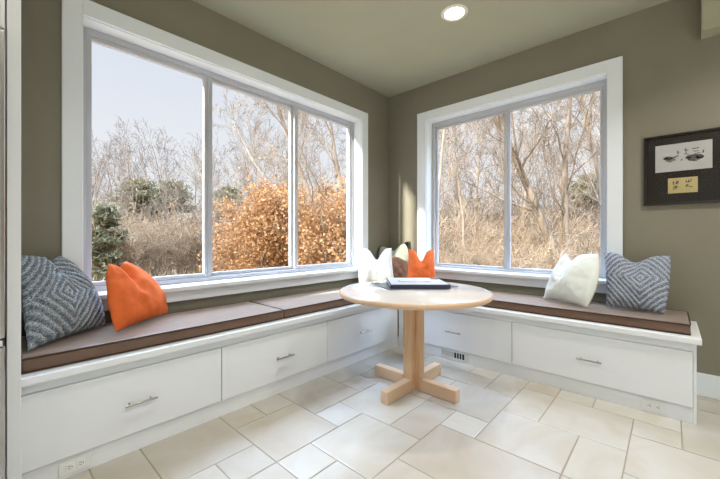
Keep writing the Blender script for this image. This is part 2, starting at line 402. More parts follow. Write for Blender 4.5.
# cushions with welts
CZ0, CZ1 = .4975, .562
def cushion(name, a, b, label):
    ax, ay = a; bx_, by = b
    bm = bmesh.new()
    box(bm, (ax, ay, CZ0), (bx_, by, CZ1), .012, 3)
    bmesh.ops.subdivide_edges(bm, edges=[e for e in bm.edges if e.calc_length() > .25], cuts=10, use_grid_fill=True)
    c = V(((ax+bx_)/2, (ay+by)/2, CZ0)); o = obj(name, bm, M['cush'], None, 35)
    for z, nm in ((CZ1-.004, 'piping'), (CZ0+.006, 'piping')):
        bm = bmesh.new(); i = .001
        pts = []
        cs = [(ax+i, ay+i), (bx_-i, ay+i), (bx_-i, by-i), (ax+i, by-i)]
        for k in range(4):
            p, q = V((*cs[k], z)), V((*cs[(k+1) % 4], z))
            for s in range(12): pts.append(p.lerp(q, s/12))
        tube(bm, pts, .0042, 6, closed=True)
        obj(nm, bm, M['pipe_brown'], o, 60)
    tag(o, label, 'cushion', 'brown bench cushions')
    return recentre(o)
cushion('seat_cushion', (-3.160, -.502), (-1.856, -.030), 'long brown suede bench cushion at the left, under the slate and orange pillows')
cushion('seat_cushion', (-1.848, -.502), (-.512, -.030), 'brown suede bench cushion between the long left cushion and the corner')
cushion('seat_cushion', (-.502, -2.588), (-.030, -.030), 'brown suede bench cushion under the right window')

# ------------------------------------------------------------------ pillows
def cordval(u, v, mode):
    if mode == 1: d = (abs(u) + abs(v))
    else: d = abs(abs(u) + abs(v))
    f = (d*4.6) % 1.0
    return f
def pillow(label, corners, T, chop, m, group=None, u0=0.0, wid=.3, cw=.32, ml=0.0, mr=0.0, pattern=False, pipe=None, n=44, seed=0, fold=0.0, bot=0.0, front=.55, name='throw_pillow', pc=(0, 0)):
    BL, BR, TR, TL = [V(c) for c in corners]
    if pattern: n = 110
    nr = ((BR+TR)-(BL+TL)).cross((TL+TR)-(BL+BR)).normalized()
    mid = (BL+BR+TL+TR)/4
    if nr.dot(CAM-mid) < 0: nr = -nr
    rdir = ((BR+TR)-(BL+TL)).normalized()
    def P(u, v):
        uu = u*(1-.05*(1-v*v)); vv = v*(1-.04*(1-u*u))
        a, b = (uu+1)/2, (vv+1)/2
        p = BL*(1-a)*(1-b) + BR*a*(1-b) + TR*a*b + TL*(1-a)*b
        k = math.exp(-((u-u0)/cw)**2)
        p = p + V((0, 0, -1))*chop*k*max(0, (v+1)/2)**2.4
        p = p + rdir*(mr*(1-v*v)*max(0, u)**2 - ml*(1-v*v)*max(0, -u)**2)
        return p
    def th(u, v):
        e = max(0, (1-abs(u)**2.2)*(1-abs(v)**2.2))**.55
        k = math.exp(-((u-u0)/(cw*.8))**2)*max(0, (v+.2)/1.2)**1.5
        return T*e*(1-.45*k)
    vs, cords, uvs = [], [], []
    def sheet(sgn):
        g = []
        for j in range(n+1):
            row = []
            for i in range(n+1):
                u, v = -1+2*i/n, -1+2*j/n
                # finer sampling towards the seams
                u = math.sin(u*PI/2*.97)/math.sin(PI/2*.97); v = math.sin(v*PI/2*.97)/math.sin(PI/2*.97)
                edge = i in (0, n) or j in (0, n)
                if sgn < 0 and edge: row.append(g0[j][i]); continue
                p = P(u, v); t = th(u, v)
                w = noise.noise(V((u*2.2+seed*7, v*2.2, sgn*3)))*.012 + noise.noise(V((u*5+seed*3, v*5, sgn)))*.005
                q = min(1, t/T*1.5)
                p = p + nr*(sgn*t*(front if sgn > 0 else 1-front) + w*q)
                c = 0.0
                if pattern:
                    f = (abs(u-pc[0])+abs(v-pc[1])+.02*noise.noise(V((u*9, v*9, seed))))*4.9 % 1.0
                    c = max(0, min(1, (.5-abs(f-.5)-.22)*8)) 
                    tuft = .5+.5*math.sin((u-v if u*v > 0 else u+v)*75)
                    p = p + nr*sgn*(c*.0085*(.55+.45*tuft) + .0025*noise.noise(V((u*30, v*30, seed))))*min(1, q*2)
                p.z = max(p.z, CZ1+.0035+.004*(1-q)); p.y = min(p.y, -.024); p.x = max(min(p.x, -.024), -3.163)
                row.append(len(vs)); vs.append(p); cords.append(c); uvs.append((u*.5+.5, v*.5+.5))
            g.append(row)
        return g
    g0 = sheet(1); g1 = sheet(-1); fs = []
    for g, s in ((g0, 1), (g1, -1)):
        for j in range(n):
            for i in range(n):
                f = (g[j][i], g[j][i+1], g[j+1][i+1], g[j+1][i]); fs.append(f if s > 0 else f[::-1])
    o = mesh_obj(name, vs, fs, m, None, 180)
    me = o.data
    if pattern:
        a = me.attributes.new('cord', 'FLOAT', 'POINT')
        for k, c in enumerate(cords): a.data[k].value = c
        ul = me.uv_layers.new(name='UVMap')
        for lp in me.loops: ul.data[lp.index].uv = uvs[lp.vertex_index]
    rim = [g0[0][i] for i in range(n)] + [g0[j][n] for j in range(n)] + [g0[n][i] for i in range(n, 0, -1)] + [g0[j][0] for j in range(n, 0, -1)]
    if pipe:
        bm = bmesh.new(); tube(bm, [vs[k] for k in rim[::2]], .0045, 6, closed=True); obj('piping', bm, pipe, o, 60)
    tag(o, label, 'pillow', group)
    return recentre(o)
def cp(px, depth, z): return at(px, depth, z)

pillow('large slate blue tufted pillow with diamond pattern, against the tall panel', [(-3.135, -.430, .575), (-2.805, -.140, .575), (-2.985, -.050, .970), (-3.150, -.190, .985)], .155, .045, M['blue1'], pattern=True, seed=1, cw=.34, mr=.07, u0=.25, pc=(-.1, -.05))
pillow('orange pillow beside the slate tufted pillow on the left cushion', [(-2.800, -.350, .572), (-2.455, -.065, .572), (-2.690, -.075, .925), (-2.805, -.215, .922)], .13, .075, M['orange'], seed=2, cw=.30, mr=.115, ml=.03)
pillow('white pillow nearest the corner on the wide-window bench, left of the corner', [cp(359, 3.50, .572), cp(395, 3.52, .572), cp(391.5, 3.66, .952), cp(358.5, 3.62, .952)], .14, .12, M['white_fab'], seed=3, cw=.34, ml=.01, u0=.1)
pillow('grey-green pillow with dark edge, deepest in the room corner', [cp(375, 3.88, .572), cp(412, 3.80, .572), cp(412.0, 3.92, 1.02), cp(374.5, 3.96, .955)], .08, .07, M['grey_fab'], pipe=M['dark_pipe'], seed=4)
pillow('brown pillow half hidden between the corner white pillow and the orange one', [cp(381, 3.70, .572), cp(408, 3.66, .572), cp(407, 3.74, .80), cp(387, 3.78, .905)], .07, .0, M['brown_fab'], seed=5)
pillow('orange pillow near the corner, behind the table and book', [cp(406, 3.40, .572), cp(437, 3.36, .572), cp(434.0, 3.48, .942), cp(408.5, 3.52, .945)], .13, .115, M['orange'], seed=6, cw=.34)
pillow('white pillow with cream piping in front of the blue tufted pillow on the right', [(-.185, -1.735, .572), (-.375, -2.060, .572), (-.235, -2.110, .948), (-.115, -1.870, .940)], .15, .085, M['white_fab'], pipe=M['cream_pipe'], seed=7, cw=.30, ml=.03, mr=.045, u0=-.4)
pillow('blue and white tufted diamond-pattern pillow at the right end of the bench', [(-.265, -2.160, .573), (-.290, -2.470, .573), (-.115, -2.500, .943), (-.105, -2.125, .965)], .150, .06, M['blue2'], pattern=True, seed=8, cw=.40, mr=.02, pc=(.22, .05))

# ------------------------------------------------------------------ pedestal table
TC = V((-1.203, -1.147, 0)); TZ = .697; TR_ = .530
t = tag(empty('pedestal_table', TC), 'round pedestal table with pale top on a crossed maple base', 'table')
bm = bmesh.new(); lathe(bm, [(0, TZ-.036), (TR_-.03, TZ-.036), (TR_-.012, TZ-.030), (TR_-.012, TZ-.014), (TR_-.006, TZ-.004), (TR_-.012, TZ), (0, TZ)], TC, 96)
tt = obj('tabletop', bm, M['top'], t, 50)
bm = bmesh.new()
pr_ = [(TR_-.014, TZ-.038)] + [(TR_-.014+.016*math.sin(a), TZ-.020-.018*math.cos(a)) for a in [k*PI/10 for k in range(1, 10)]] + [(TR_-.014, TZ-.0015)]
lathe(bm, pr_ + [pr_[0]], TC, 96); obj('edge_band', bm, M['maple_h'], tt, 50)
hw, ha = .030, .070
bm = BX((TC+V((-ha, -hw, .001)), TC+V((ha, hw, TZ-.05))), (TC+V((-hw, -ha, .001)), TC+V((hw, ha, TZ-.05))), bev=.004)
obj('column', bm, M['maple'], t)
obj('mounting_plate', BX((TC+V((-.18, -.18, TZ-.052)), TC+V((.18, .18, TZ-.037))), bev=.003), M['maple_h'], t)
FL = .338; fw = .0285; fh = .082
for dx, dy in ((1, 0), (-1, 0), (0, 1), (0, -1)):
    if dx: a, b = V((dx*.0715, -fw, .001)), V((dx*FL, fw, fh))
    else: a, b = V((-fw, dy*.0715, .001)), V((fw, dy*FL, fh))
    obj('foot', BX((TC+a, TC+b), bev=.004), M['maple_h'], t)

# book and magazine on the table
def quad_slab(bm, c, ax, ay, w, d, z0, z1, bev=.002):
    r = bmesh.ops.create_cube(bm, size=1)
    for v in r['verts']: v.co = V((*(c + ax*v.co.x*w + ay*v.co.y*d).to_2d(), z0 + (v.co.z+.5)*(z1-z0)))
    if bev: bmesh.ops.bevel(bm, geom=list({e for v in r['verts'] for e in v.link_edges}), offset=bev, segments=2, affect='EDGES')
e1 = V((.672, -.740, 0)).normalized(); e2 = V((.740, .672, 0)).normalized()
bc = V((-1.020, -1.045, 0)); BW_, BD_ = .43, .42
bk = tag(empty('book', (bc.x, bc.y, TZ)), 'large navy coffee table book with pale cover lying on the round table', 'book')
z = TZ+.0045
bm = bmesh.new(); quad_slab(bm, bc, e1, e2, BW_-.012, BD_-.012, z+.005, z+.024); obj('pages', bm, M['book_page'], bk)
bm = bmesh.new(); quad_slab(bm, bc, e1, e2, BW_, BD_, z, z+.0055); quad_slab(bm, bc, e1, e2, BW_, BD_, z+.0238, z+.029)
quad_slab(bm, bc-e2*(BD_/2-.004), e1, e2, BW_, .008, z, z+.029, .003)
cv = obj('cover', bm, M['book_navy'], bk)
bm = bmesh.new(); quad_slab(bm, bc+e1*.0+e2*.004, e1, e2, BW_-.018, BD_-.02, z+.0292, z+.0298, 0); obj('cover_print', bm, M['book_cover'], cv)
for (a, b, w, d) in ((-.03, -.05, .20, .018), (.085, -.05, .05, .034), (-.115, -.05, .04, .030), (.17, .14, .06, .10), (-.13, .0, .012, .05), (.0, .05, .02, .012)):
    bm = bmesh.new(); quad_slab(bm, bc+e1*a+e2*b, e1, e2, w, d, z+.0300, z+.0303, 0); obj('cover_mark', bm, M['book_navy'], cv)

mg = bmesh.new(); mc = bc + V((.0, .02, 0))
e3 = V((.86, -.51, 0)).normalized(); e4 = V((.51, .86, 0)).normalized()
quad_slab(mg, mc, e3, e4, .56, .36, TZ+.0006, TZ+.0040, .0008)
tag(recentre(obj('magazine', mg, M['mag'])), 'thin dark grey magazine sticking out from under the navy book', 'magazine')

# ------------------------------------------------------------------ framed print on the right wall
pf = tag(empty('framed_print', (0, -2.562, 1.298)), 'black framed ink print with charcoal mat on the right wall', 'picture')
ya, yb, za, zb = -2.356, -2.770, 1.298, 1.792; fwid = .013
obj('frame', BX(((-.024, ya, za), (-.002, ya-fwid, zb)), ((-.024, yb, za), (-.002, yb+fwid, zb)), ((-.024, ya-fwid, za), (-.002, yb+fwid, za+fwid)), ((-.024, ya-fwid, zb-fwid), (-.002, yb+fwid, zb)), bev=.002), M['frame_blk'], pf)
obj('mat_board', BX(((-.012, ya-fwid+.001, za+fwid-.001), (-.004, yb+fwid-.001, zb-fwid+.001))), M['matboard'], pf)
ink = obj('ink_sheet', BX(((-.0135, -2.420, 1.531), (-.0121, -2.706, 1.722))), M['paper'], pf)
yel = obj('yellow_sheet', BX(((-.0135, -2.487, 1.377), (-.0121, -2.637, 1.483))), M['paper_y'], pf)
def stroke(bm, pts, w, x=-.0138):
    for p, q in zip(pts, pts[1:]):
        p, q = V((x, *p)), V((x, *q)); d = (q-p); 
        if d.length < 1e-6: continue
        s = V((0, d.z, -d.y)).normalized()*w/2; n = V((-.0004, 0, 0))
        vs = [bm.verts.new(c) for c in (p-s, q-s, q+s, p+s)]; bm.faces.new(vs)
def blob(bm, cy, cz, ry, rz, rot=0, x=-.0137, k=14, jit=.2, seed=0):
    rr = random.Random(seed); c = bm.verts.new((x, cy, cz)); ring = []
    for i in range(k):
        a = 2*PI*i/k; s = 1+rr.uniform(-jit, jit); dy, dz = ry*s*math.cos(a), rz*s*math.sin(a)
        ring.append(bm.verts.new((x, cy+dy*math.cos(rot)-dz*math.sin(rot), cz+dy*math.sin(rot)+dz*math.cos(rot))))
    for i in range(k): bm.faces.new((c, ring[i], ring[(i+1) % k]))
bm = bmesh.new()
Y = lambda s: -2.420 - .286*s      # 0..1 across the sheet, left to right as seen
Z = lambda s: 1.531 + .191*s
blob(bm, Y(.27), Z(.44), .030, .016, .3, seed=1); blob(bm, Y(.20), Z(.50), .014, .010, -.3, seed=2)
obj('ink_wash', bm, M['ink_wash'], ink); bm = bmesh.new()
blob(bm, Y(.70), Z(.40), .036, .019, .1, seed=3); blob(bm, Y(.60), Z(.46), .016, .012, .4, seed=4); blob(bm, Y(.79), Z(.44), .018, .014, -.4, seed=5)
obj('ink_wash', bm, M['ink_wash'], ink)
bm = bmesh.new()
rs = random.Random(3)
for pts, w in (([(.16, .46), (.24, .56), (.33, .50), (.38, .52)], .004), ([(.22, .40), (.30, .34)], .003), ([(.34, .50), (.42, .56)], .006),
               ([(.41, .74), (.42, .60)], .005), ([(.39, .66), (.45, .68)], .003), ([(.52, .74), (.60, .71)], .005), ([(.55, .80), (.56, .60)], .004), ([(.52, .60), (.62, .56)], .004),
               ([(.66, .74), (.78, .76)], .005), ([(.68, .66), (.74, .64), (.77, .66)], .004), ([(.70, .56), (.80, .58)], .004), ([(.86, .66), (.84, .56)], .006),
               ([(.55, .42), (.58, .50), (.66, .52), (.74, .52), (.83, .48), (.86, .40)], .006), ([(.57, .44), (.62, .36), (.70, .33)], .005), ([(.80, .44), (.84, .38)], .007),
               ([(.47, .36), (.49, .42)], .005), ([(.24, .44), (.31, .50)], .006)):
    stroke(bm, [(Y(a), Z(b)) for a, b in pts], w)
obj('ink_strokes', bm, M['ink'], ink)
bm = bmesh.new()
Y = lambda s: -2.487 - .150*s
Z = lambda s: 1.377 + .106*s
# four brushed characters in two columns
for half, pts in enumerate(([(.18, .78), (.19, .62)], [(.16, .70), (.23, .72)], [(.26, .80), (.36, .78), (.35, .70), (.26, .71)], [(.26, .64), (.37, .66)], [(.31, .70), (.30, .58)], [(.22, .60), (.18, .56)],
            [(.20, .44), (.34, .47)], [(.27, .50), (.28, .30), (.24, .27)], [(.17, .37), (.36, .39)], [(.22, .30), (.18, .24)],
            [(.62, .80), (.63, .68)], [(.70, .82), (.69, .70), (.75, .66)], [(.60, .70), (.68, .66), (.80, .74)], [(.74, .78), (.82, .82)],
            [(.60, .46), (.70, .50)], [(.66, .54), (.62, .36)], [(.64, .42), (.74, .40), (.76, .34), (.84, .38)])):
    if half in (6, 10, 14): obj('brushed_characters', bm, M['ink'], yel); bm = bmesh.new()
    stroke(bm, [(Y(a), Z(b)) for a, b in pts], .0042)
obj('brushed_characters', bm, M['ink'], yel)
obj('glazing', BX(((-.0185, ya-fwid+.001, za+fwid-.001), (-.0165, yb+fwid-.001, zb-fwid+.001))), M['glass_pic'], pf)

# ------------------------------------------------------------------ outlets and floor vent in the toe kicks
def outlet(axis, u, z, face, label):
    Q = (lambda a, d, c: V((u+a, face-d, z+c))) if axis == 'x' else (lambda a, d, c: V((face-d, u+a, z+c)))
    r = tag(empty('wall_outlet', Q(0, 0, -.03)), label, 'outlet')
    obj('cover_plate', BX((Q(-.056, 0.0002, -.0315), Q(.056, .006, .0315)), bev=.002), M['plate'], r)
    for s in (-1, 1):
        c = s*.0195
        bm = bmesh.new(); box(bm, Q(c-.0145, .0055, -.0165), Q(c+.0145, .0078, .0165), .0015)
        k = obj('socket', bm, M['plate'], r)
        obj('slot', BX((Q(c-.006, .0079, .004), Q(c+.003, .0083, .0062)), (Q(c-.006, .0079, -.0062), Q(c+.003, .0083, -.004)), (Q(c+.0065, .0079, -.0022), Q(c+.0105, .0083, .0022))), M['dark'], k)
outlet('x', -2.988, .0465, YT, 'white double outlet in the toe kick under the left end drawer')
outlet('y', -2.428, .0465, -.530, 'white double outlet in the toe kick at the right end of the bench')
vr = tag(empty('floor_vent', (-.530, -1.119, .02)), 'white toe kick air vent with dark slots, behind the table foot', 'vent')
obj('frame', BX(((-.535, -1.250, .015), (-.5302, -.990, .026)), ((-.535, -1.250, .074), (-.5302, -.990, .085)), ((-.535, -1.250, .026), (-.5302, -1.212, .074)), ((-.535, -1.006, .026), (-.5302, -.990, .074)), ((-.535, -1.118, .026), (-.5302, -1.108, .074)), bev=.001), M['vent'], vr)
obj('duct', BX(((-.5308, -1.212, .026), (-.5303, -1.006, .074))), M['dark'], vr)
for k in range(14):
    y = -1.013 - k*.0068
    obj('slat', BX(((-.5345, y-.0018, .026), (-.531, y+.0018, .074))), M['vent'], vr)
for k in range(3):
    y = -1.1415 - k*.0235
    obj('slat', BX(((-.5345, y-.0028, .026), (-.531, y+.0028, .074))), M['vent'], vr)

# ------------------------------------------------------------------ tall panel, refrigerator, cabinet above it
tag(recentre(obj('tall_panel', BX(((-3.206, -.678, .0), (-3.168, -.003, H-.003)), bev=.002), M['cab'])), 'tall white end panel at the left edge, between bench and refrigerator', 'panel')
fr = tag(empty('refrigerator', (-3.665, -.40, 0)), 'steel refrigerator at the far left edge beside the tall white panel', 'refrigerator')
obj('body', BX(((-4.115, -.70, .02), (-3.212, -.05, 1.785)), bev=.004), M['fridge'], fr)
for a, b in ((-4.115, -3.6655), (-3.6605, -3.212)):
    d = obj('door', BX(((a, -.785, .715), (b, -.705, 1.80)), bev=.012), M['fridge'], fr)
    hx = b-.06 if a < -4 else a+.06
    bm = bmesh.new(); tube(bm, [(hx, -.835, .85), (hx, -.835, 1.6)], .012, 10)
    for z in (.9, 1.55): tube(bm, [(hx, -.785, z), (hx, -.835, z)], .009, 8)
    obj('handle', bm, M['steel'], d, 40)
d = obj('freezer_drawer', BX(((-4.115, -.785, .06), (-3.212, -.705, .690)), bev=.012), M['fridge'], fr)
bm = bmesh.new(); tube(bm, [(-4.05, -.835, .62), (-3.28, -.835, .62)], .012, 10)
for x in (-3.98, -3.35): tube(bm, [(x, -.785, .62), (x, -.835, .62)], .009, 8)
obj('handle', bm, M['steel'], d, 40)
obj('gasket', BX(((-4.11, -.775, .690), (-3.2135, -.700, .715))), M['dark'], fr)
obj('hinge', BX(((-3.262, -.79, .692), (-3.218, -.74, .712)), bev=.002), M['steel'], fr)
wc = tag(empty('wall_cabinet', (-3.66, -.35, 1.86)), 'white cabinet above the refrigerator at the left edge', 'cabinet')
obj('body', BX(((-4.115, -.66, 1.84), (-3.208, -.003, H-.003)), bev=.002), M['cab'], wc)
for a, b in ((-4.113, -3.664), (-3.660, -3.211)):
    d = obj('door', BX(((a, -.682, 1.845), (b, -.661, H-.02)), bev=.003), M['cab'], wc)
    bm = bmesh.new(); hx = b-.05 if a < -4 else a+.05
    tube(bm, [(hx, -.712, 1.9), (hx, -.712, 2.04)], .0055, 8)
    for z in (1.92, 2.02): tube(bm, [(hx, -.682, z), (hx, -.712, z)], .0045, 8)
    obj('handle', bm, M['nickel'], d, 40)

# ------------------------------------------------------------------ recessed ceiling lights
def can_light(x, y, label, group=None, power=18):
    r = tag(empty('recessed_light', (x, y, H)), label, 'ceiling light', group)
    bm = bmesh.new(); lathe(bm, [(.070, -.001), (.072, -.006), (.094, -.005), (.098, -.0005), (.070, -.001)], (x, y, H), 48); obj('trim_ring', bm, M['ringw'], r, 60)
    bm = bmesh.new(); lathe(bm, [(0, -.0035), (.069, -.0035), (.069, -.0008), (0, -.0008)], (x, y, H), 48); obj('lens', bm, M['lens'], r, 40)
    ld = bpy.data.lights.new('lamp', 'AREA'); ld.shape = 'DISK'; ld.size = .13; ld.energy = power; ld.color = (1.0, .96, .90); ld.spread = math.radians(125)
    lo = bpy.data.objects.new('lamp', ld); COL.objects.link(lo); lo.parent = r; lo.location = (0, 0, -.008)
can_light(-.900, -1.308, 'lit round recessed ceiling light above the table corner', power=5)
for k, (x, y, pw_) in enumerate(((-2.9, -3.1, 10), (-.95, -3.1, 10), (-4.9, -3.1, 10), (-2.9, -4.7, 10), (-4.9, -4.7, 10), (-2.45, -1.45, 5))):  # unseen cans added as fill for the nook
    can_light(x, y, 'added fill light, recessed in the ceiling out of the picture', 'added fill lights out of the picture', pw_)

# ------------------------------------------------------------------ outdoors: ground
def gz(x, y):
    d = math.hypot(x+1.5, y+1.5)
    return -.85 + .035*max(0, d-5) + .25*noise.noise(V((x*.12, y*.12, 0)))*min(1, max(0, d-6)/6)
bm = bmesh.new(); n = 60; gv = [[None]*(n+1) for _ in range(n+1)]
for i in range(n+1):
    for j in range(n+1):
        a = (i/n*2-1); b = (j/n*2-1)
        x = 90*a*abs(a)**.6; y = 90*b*abs(b)**.6
        gv[i][j] = bm.verts.new((x, y, gz(x, y)))
for i in range(n):
    for j in range(n): bm.faces.new((gv[i][j], gv[i+1][j], gv[i+1][j+1], gv[i][j+1]))
struct('ground', bm, M['ground'], None, 180)

# ------------------------------------------------------------------ outdoors: trees
class TB:
    def __init__(s): s.v = []; s.f = []
    def limb(s, pts, rads, sides):
        n = len(pts); base = len(s.v); ref = None
        for i, p in enumerate(pts):
            t = pts[min(i+1, n-1)] - pts[max(i-1, 0)]
            if t.length < 1e-9: t = V((0, 0, 1))
            t.normalize()
            up = V((0, 0, 1)) if abs(t.z) < .9 else V((1, 0, 0))
            a = t.cross(up).normalized(); b = a.cross(t)
            for k in range(sides):
                an = 2*PI*k/sides; s.v.append(p + (a*math.cos(an)+b*math.sin(an))*rads[i])
        for i in range(n-1):
            for k in range(sides):
                q = base+i*sides; k2 = (k+1) % sides
                s.f.append((q+k, q+k2, q+sides+k2, q+sides+k))
def grow(tb, rg, p, d, L, r, lev, P, tips=None):
    nseg = P['seg'][lev]; pts = [p]; dirs = [d.copy()]; cur = p; dd = d.copy()
    for i in range(nseg):
        dd = (dd + V((rg.gauss(0, 1), rg.gauss(0, 1), rg.gauss(0, 1)))*P['wob'][lev] + V((0, 0, P['up'][lev]))).normalized()
        cur = cur + dd*(L/nseg); pts.append(cur); dirs.append(dd.copy())
    rend = max(P['rmin'], r*P['taper'][lev])
    rads = [r + (rend-r)*(i/nseg) for i in range(nseg+1)]
    tb.limb(pts, rads, P['sides'][lev])
    if lev+1 >= len(P['seg']):
        if tips is not None: tips.append((pts, dirs))
        return
    nc = P['n'][lev]; nc = max(1, int(nc*rg.uniform(.8, 1.2)))
    for c in range(nc):
        t = P['t0'][lev] + (1-P['t0'][lev])*((c+rg.random())/nc)
        i = min(nseg-1, int(t*nseg)); fr_ = t*nseg-i
        q = pts[i].lerp(pts[i+1], fr_); base = dirs[i+1]
        ax = base.cross(V((rg.gauss(0, 1), rg.gauss(0, 1), rg.gauss(0, 1)))).normalized()
        ang = math.radians(rg.uniform(*P['ang'][lev]))
        nd = (base*math.cos(ang) + ax*math.sin(ang)).normalized()
        rr = rads[i]*P['rr'][lev]*rg.uniform(.75, 1.1)
        LL = L*P['len'][lev]*rg.uniform(.65, 1.2)*(1-.45*t if lev == 0 else 1-.35*t)
        grow(tb, rg, q, nd, LL, max(P['rmin'], rr), lev+1, P, tips)
BARE = dict(seg=[12, 8, 6, 4, 3], wob=[.06, .12, .16, .2, .25], up=[.04, .06, .05, .03, .02], taper=[.12, .2, .3, .4, .5], sides=[7, 5, 4, 3, 3],
            n=[16, 9, 6, 3], t0=[.25, .15, .12, .12], ang=[(22, 50), (22, 55), (25, 60), (25, 65)], rr=[.34, .5, .6, .7], len=[.42, .46, .48, .55], rmin=.0048)
def bare_mesh(seed, Ht, r0, name, lean=(0, 0), **kw):
    P = dict(BARE); P.update(kw); rg = random.Random(seed); tb = TB()
    grow(tb, rg, V((0, 0, -.15)), V((lean[0], lean[1], 1)).normalized(), Ht, r0, 0, P)
    me = bpy.data.meshes.new(name); me.from_pydata([tuple(v) for v in tb.v], [], tb.f); me.update()
    for p in me.polygons: p.use_smooth = True
    return me
def forked_mesh(seed, specs, name, **kw):
    """several stems from one stool"""
    P = dict(BARE); P.update(kw); rg = random.Random(seed); tb = TB()
    for (d, L, r) in specs: grow(tb, rg, V((0, 0, -.15)), V(d).normalized(), L, r, 0, P)
    me = bpy.data.meshes.new(name); me.from_pydata([tuple(v) for v in tb.v], [], tb.f); me.update()
    for p in me.polygons: p.use_smooth = True
    return me
def place(me, name, m, px, depth, rz=0.0, s=1.0, label='', cat='tree', group=None, z=None):
    p = at(px, depth); 
    if not me.materials: me.materials.append(m)
    o = bpy.data.objects.new(name, me); COL.objects.link(o)
    o.location = (p.x, p.y, gz(p.x, p.y) if z is None else z); o.rotation_euler.z = rz; o.scale = (s, s, s)
    if o.data.materials[0] != m:
        o.material_slots[0].link = 'OBJECT'; o.material_slots[0].material = m
    tag(o, label, cat, group); return o

meshes = [bare_mesh(100+k, 9.5, .105, 'bare_tree_mesh') for k in range(4)]
FAR = dict(seg=[10, 7, 5, 3], n=[14, 6, 5], ang=[(20, 48), (20, 50), (22, 58)], len=[.50, .50, .55], t0=[.2, .15, .12], rr=[.42, .55, .6], rmin=.009, up=[.04, .09, .07, .04], taper=[.12, .2, .3, .5])
fars = [bare_mesh(150+k, 8.6, .11, 'far_tree_mesh', **FAR) for k in range(5)]
slim = [bare_mesh(200+k, 7.5, .050, 'slim_tree_mesh', n=[13, 7, 5, 4], ang=[(20, 45), (25, 55), (25, 60), (25, 60)], len=[.38, .45, .5, .55]) for k in range(3)]
# the leaning pair seen through the right-hand pane of the right window
lean_dir = -RT
big = forked_mesh(31, [(tuple(lean_dir*.34+V((0, 0, 1))), 9.0, .135), (tuple(lean_dir*.10+FW*.1+V((0, 0, 1))), 9.5, .10)], 'leaning_tree_mesh', n=[16, 8, 6, 4], up=[.02, .05, .05, .03, .02])
place(big, 'bare_tree', M['bark_trunk'], 578, 8.2, 0, 1.0, 'large leaning bare tree with two trunks, seen through the right pane of the right window')
place(meshes[0], 'bare_tree', M['bark_warm'], 604, 9.5, 1.0, .9, 'bare tan tree at the right edge of the right window')
place(slim[0], 'slim_tree', M['bark_warm'], 466, 9.0, .4, 1.0, 'slim pale bare tree seen through the left pane of the right window')
place(slim[1], 'slim_tree', M['bark_warm'], 437, 7.5, 2.4, 1.05, 'slim bare tree against the left frame of the right window')
place(meshes[1], 'bare_tree', M['bark_warm'], 505, 12.0, 2.0, .9, 'bare tree behind the mullion of the right window')
# the arching tree right of the left window's last pane
arch = forked_mesh(47, [(tuple(-RT*.42+V((0, 0, 1))), 8.6, .10), (tuple(-RT*.75+V((0, 0, 1))), 8.0, .075), (tuple(-RT*.15+V((0, 0, 1))), 9, .10)], 'arching_tree_mesh', n=[16, 8, 6, 4], up=[.01, .04, .04, .03, .02], ang=[(22, 50), (25, 55), (25, 60), (25, 60)])
place(arch, 'bare_tree', M['bark_warm'], 352, 10.5, 0, 1.0, 'arching bare tree with long limbs at the right of the wide window')
place(meshes[2], 'bare_tree', M['bark'], 277, 15.0, .3, .95, 'tall bare tree rising above the brown-leaved oaks')
rr = random.Random(77)
lab_far = 'bare winter tree in the distant woods'
def group_row(pxs, d0, d1, s0, s1, pool, m, label, group, nm='bare_tree'):
    for px in pxs:
        place(rr.choice(pool), nm, m, px + rr.uniform(-7, 7), rr.uniform(d0, d1), rr.uniform(0, 6.28), rr.uniform(s0, s1), label, 'tree', group)
group_row(range(92, 360, 18), 23, 33, .78, 1.06, fars, M['bark_far'], 'bare winter tree in the distant woods beyond the wide window', 'distant bare trees beyond the wide window')
group_row(range(95, 210, 22), 17, 22, .50, .72, fars+slim, M['bark'], 'bare winter tree nearer the wide window, low on the skyline', 'nearer bare trees beyond the wide window')
group_row(range(215, 360, 22), 14, 20, .6, .85, fars+slim, M['bark'], 'bare winter tree rising behind the brown-leaved oaks', 'bare trees behind the oaks')
group_row(range(428, 625, 18), 12, 20, .75, 1.1, fars+slim, M['bark_warm'], 'bare winter tree in the woods beyond the right window', 'bare trees beyond the right window')
group_row(range(425, 630, 14), 22, 34, .85, 1.15, fars, M['bark_far'], 'bare winter tree far back in the woods beyond the right window', 'far bare trees beyond the right window')

# dry shrubs: sheaves of fine stems
SH = dict(seg=[6, 4, 3], wob=[.16, .22, .25], up=[.03, .03, .0], taper=[.35, .5, .6], sides=[4, 3, 3], n=[7, 4], t0=[.15, .15], ang=[(20, 60), (20, 65)], rr=[.6, .7], len=[.45, .5], rmin=.0042)
def shrub_mesh(seed, Ht, n):
    rg = random.Random(seed); tb = TB()
    for k in range(n):
        a = rg.uniform(0, 2*PI); t_ = rg.uniform(.05, .75)
        d = V((math.cos(a)*t_, math.sin(a)*t_, 1)).normalized()
        grow(tb, rg, V((math.cos(a)*rg.uniform(0, .35), math.sin(a)*rg.uniform(0, .35), -.1)), d, Ht*rg.uniform(.6, 1.1), .011, 0, SH)
    me = bpy.data.meshes.new('dry_shrub_mesh'); me.from_pydata([tuple(v) for v in tb.v], [], tb.f); me.update(); return me
shr = [shrub_mesh(300+k, 1.9, 34) for k in range(4)]
def shrubs(pxs, d0, d1, s0, s1, m, label, group, jit=8):
    for px in pxs:
        place(rr.choice(shr), 'dry_shrub', m, px+rr.uniform(-jit, jit), rr.uniform(d0, d1), rr.uniform(0, 6.28), rr.uniform(s0, s1), label, 'shrub', group)
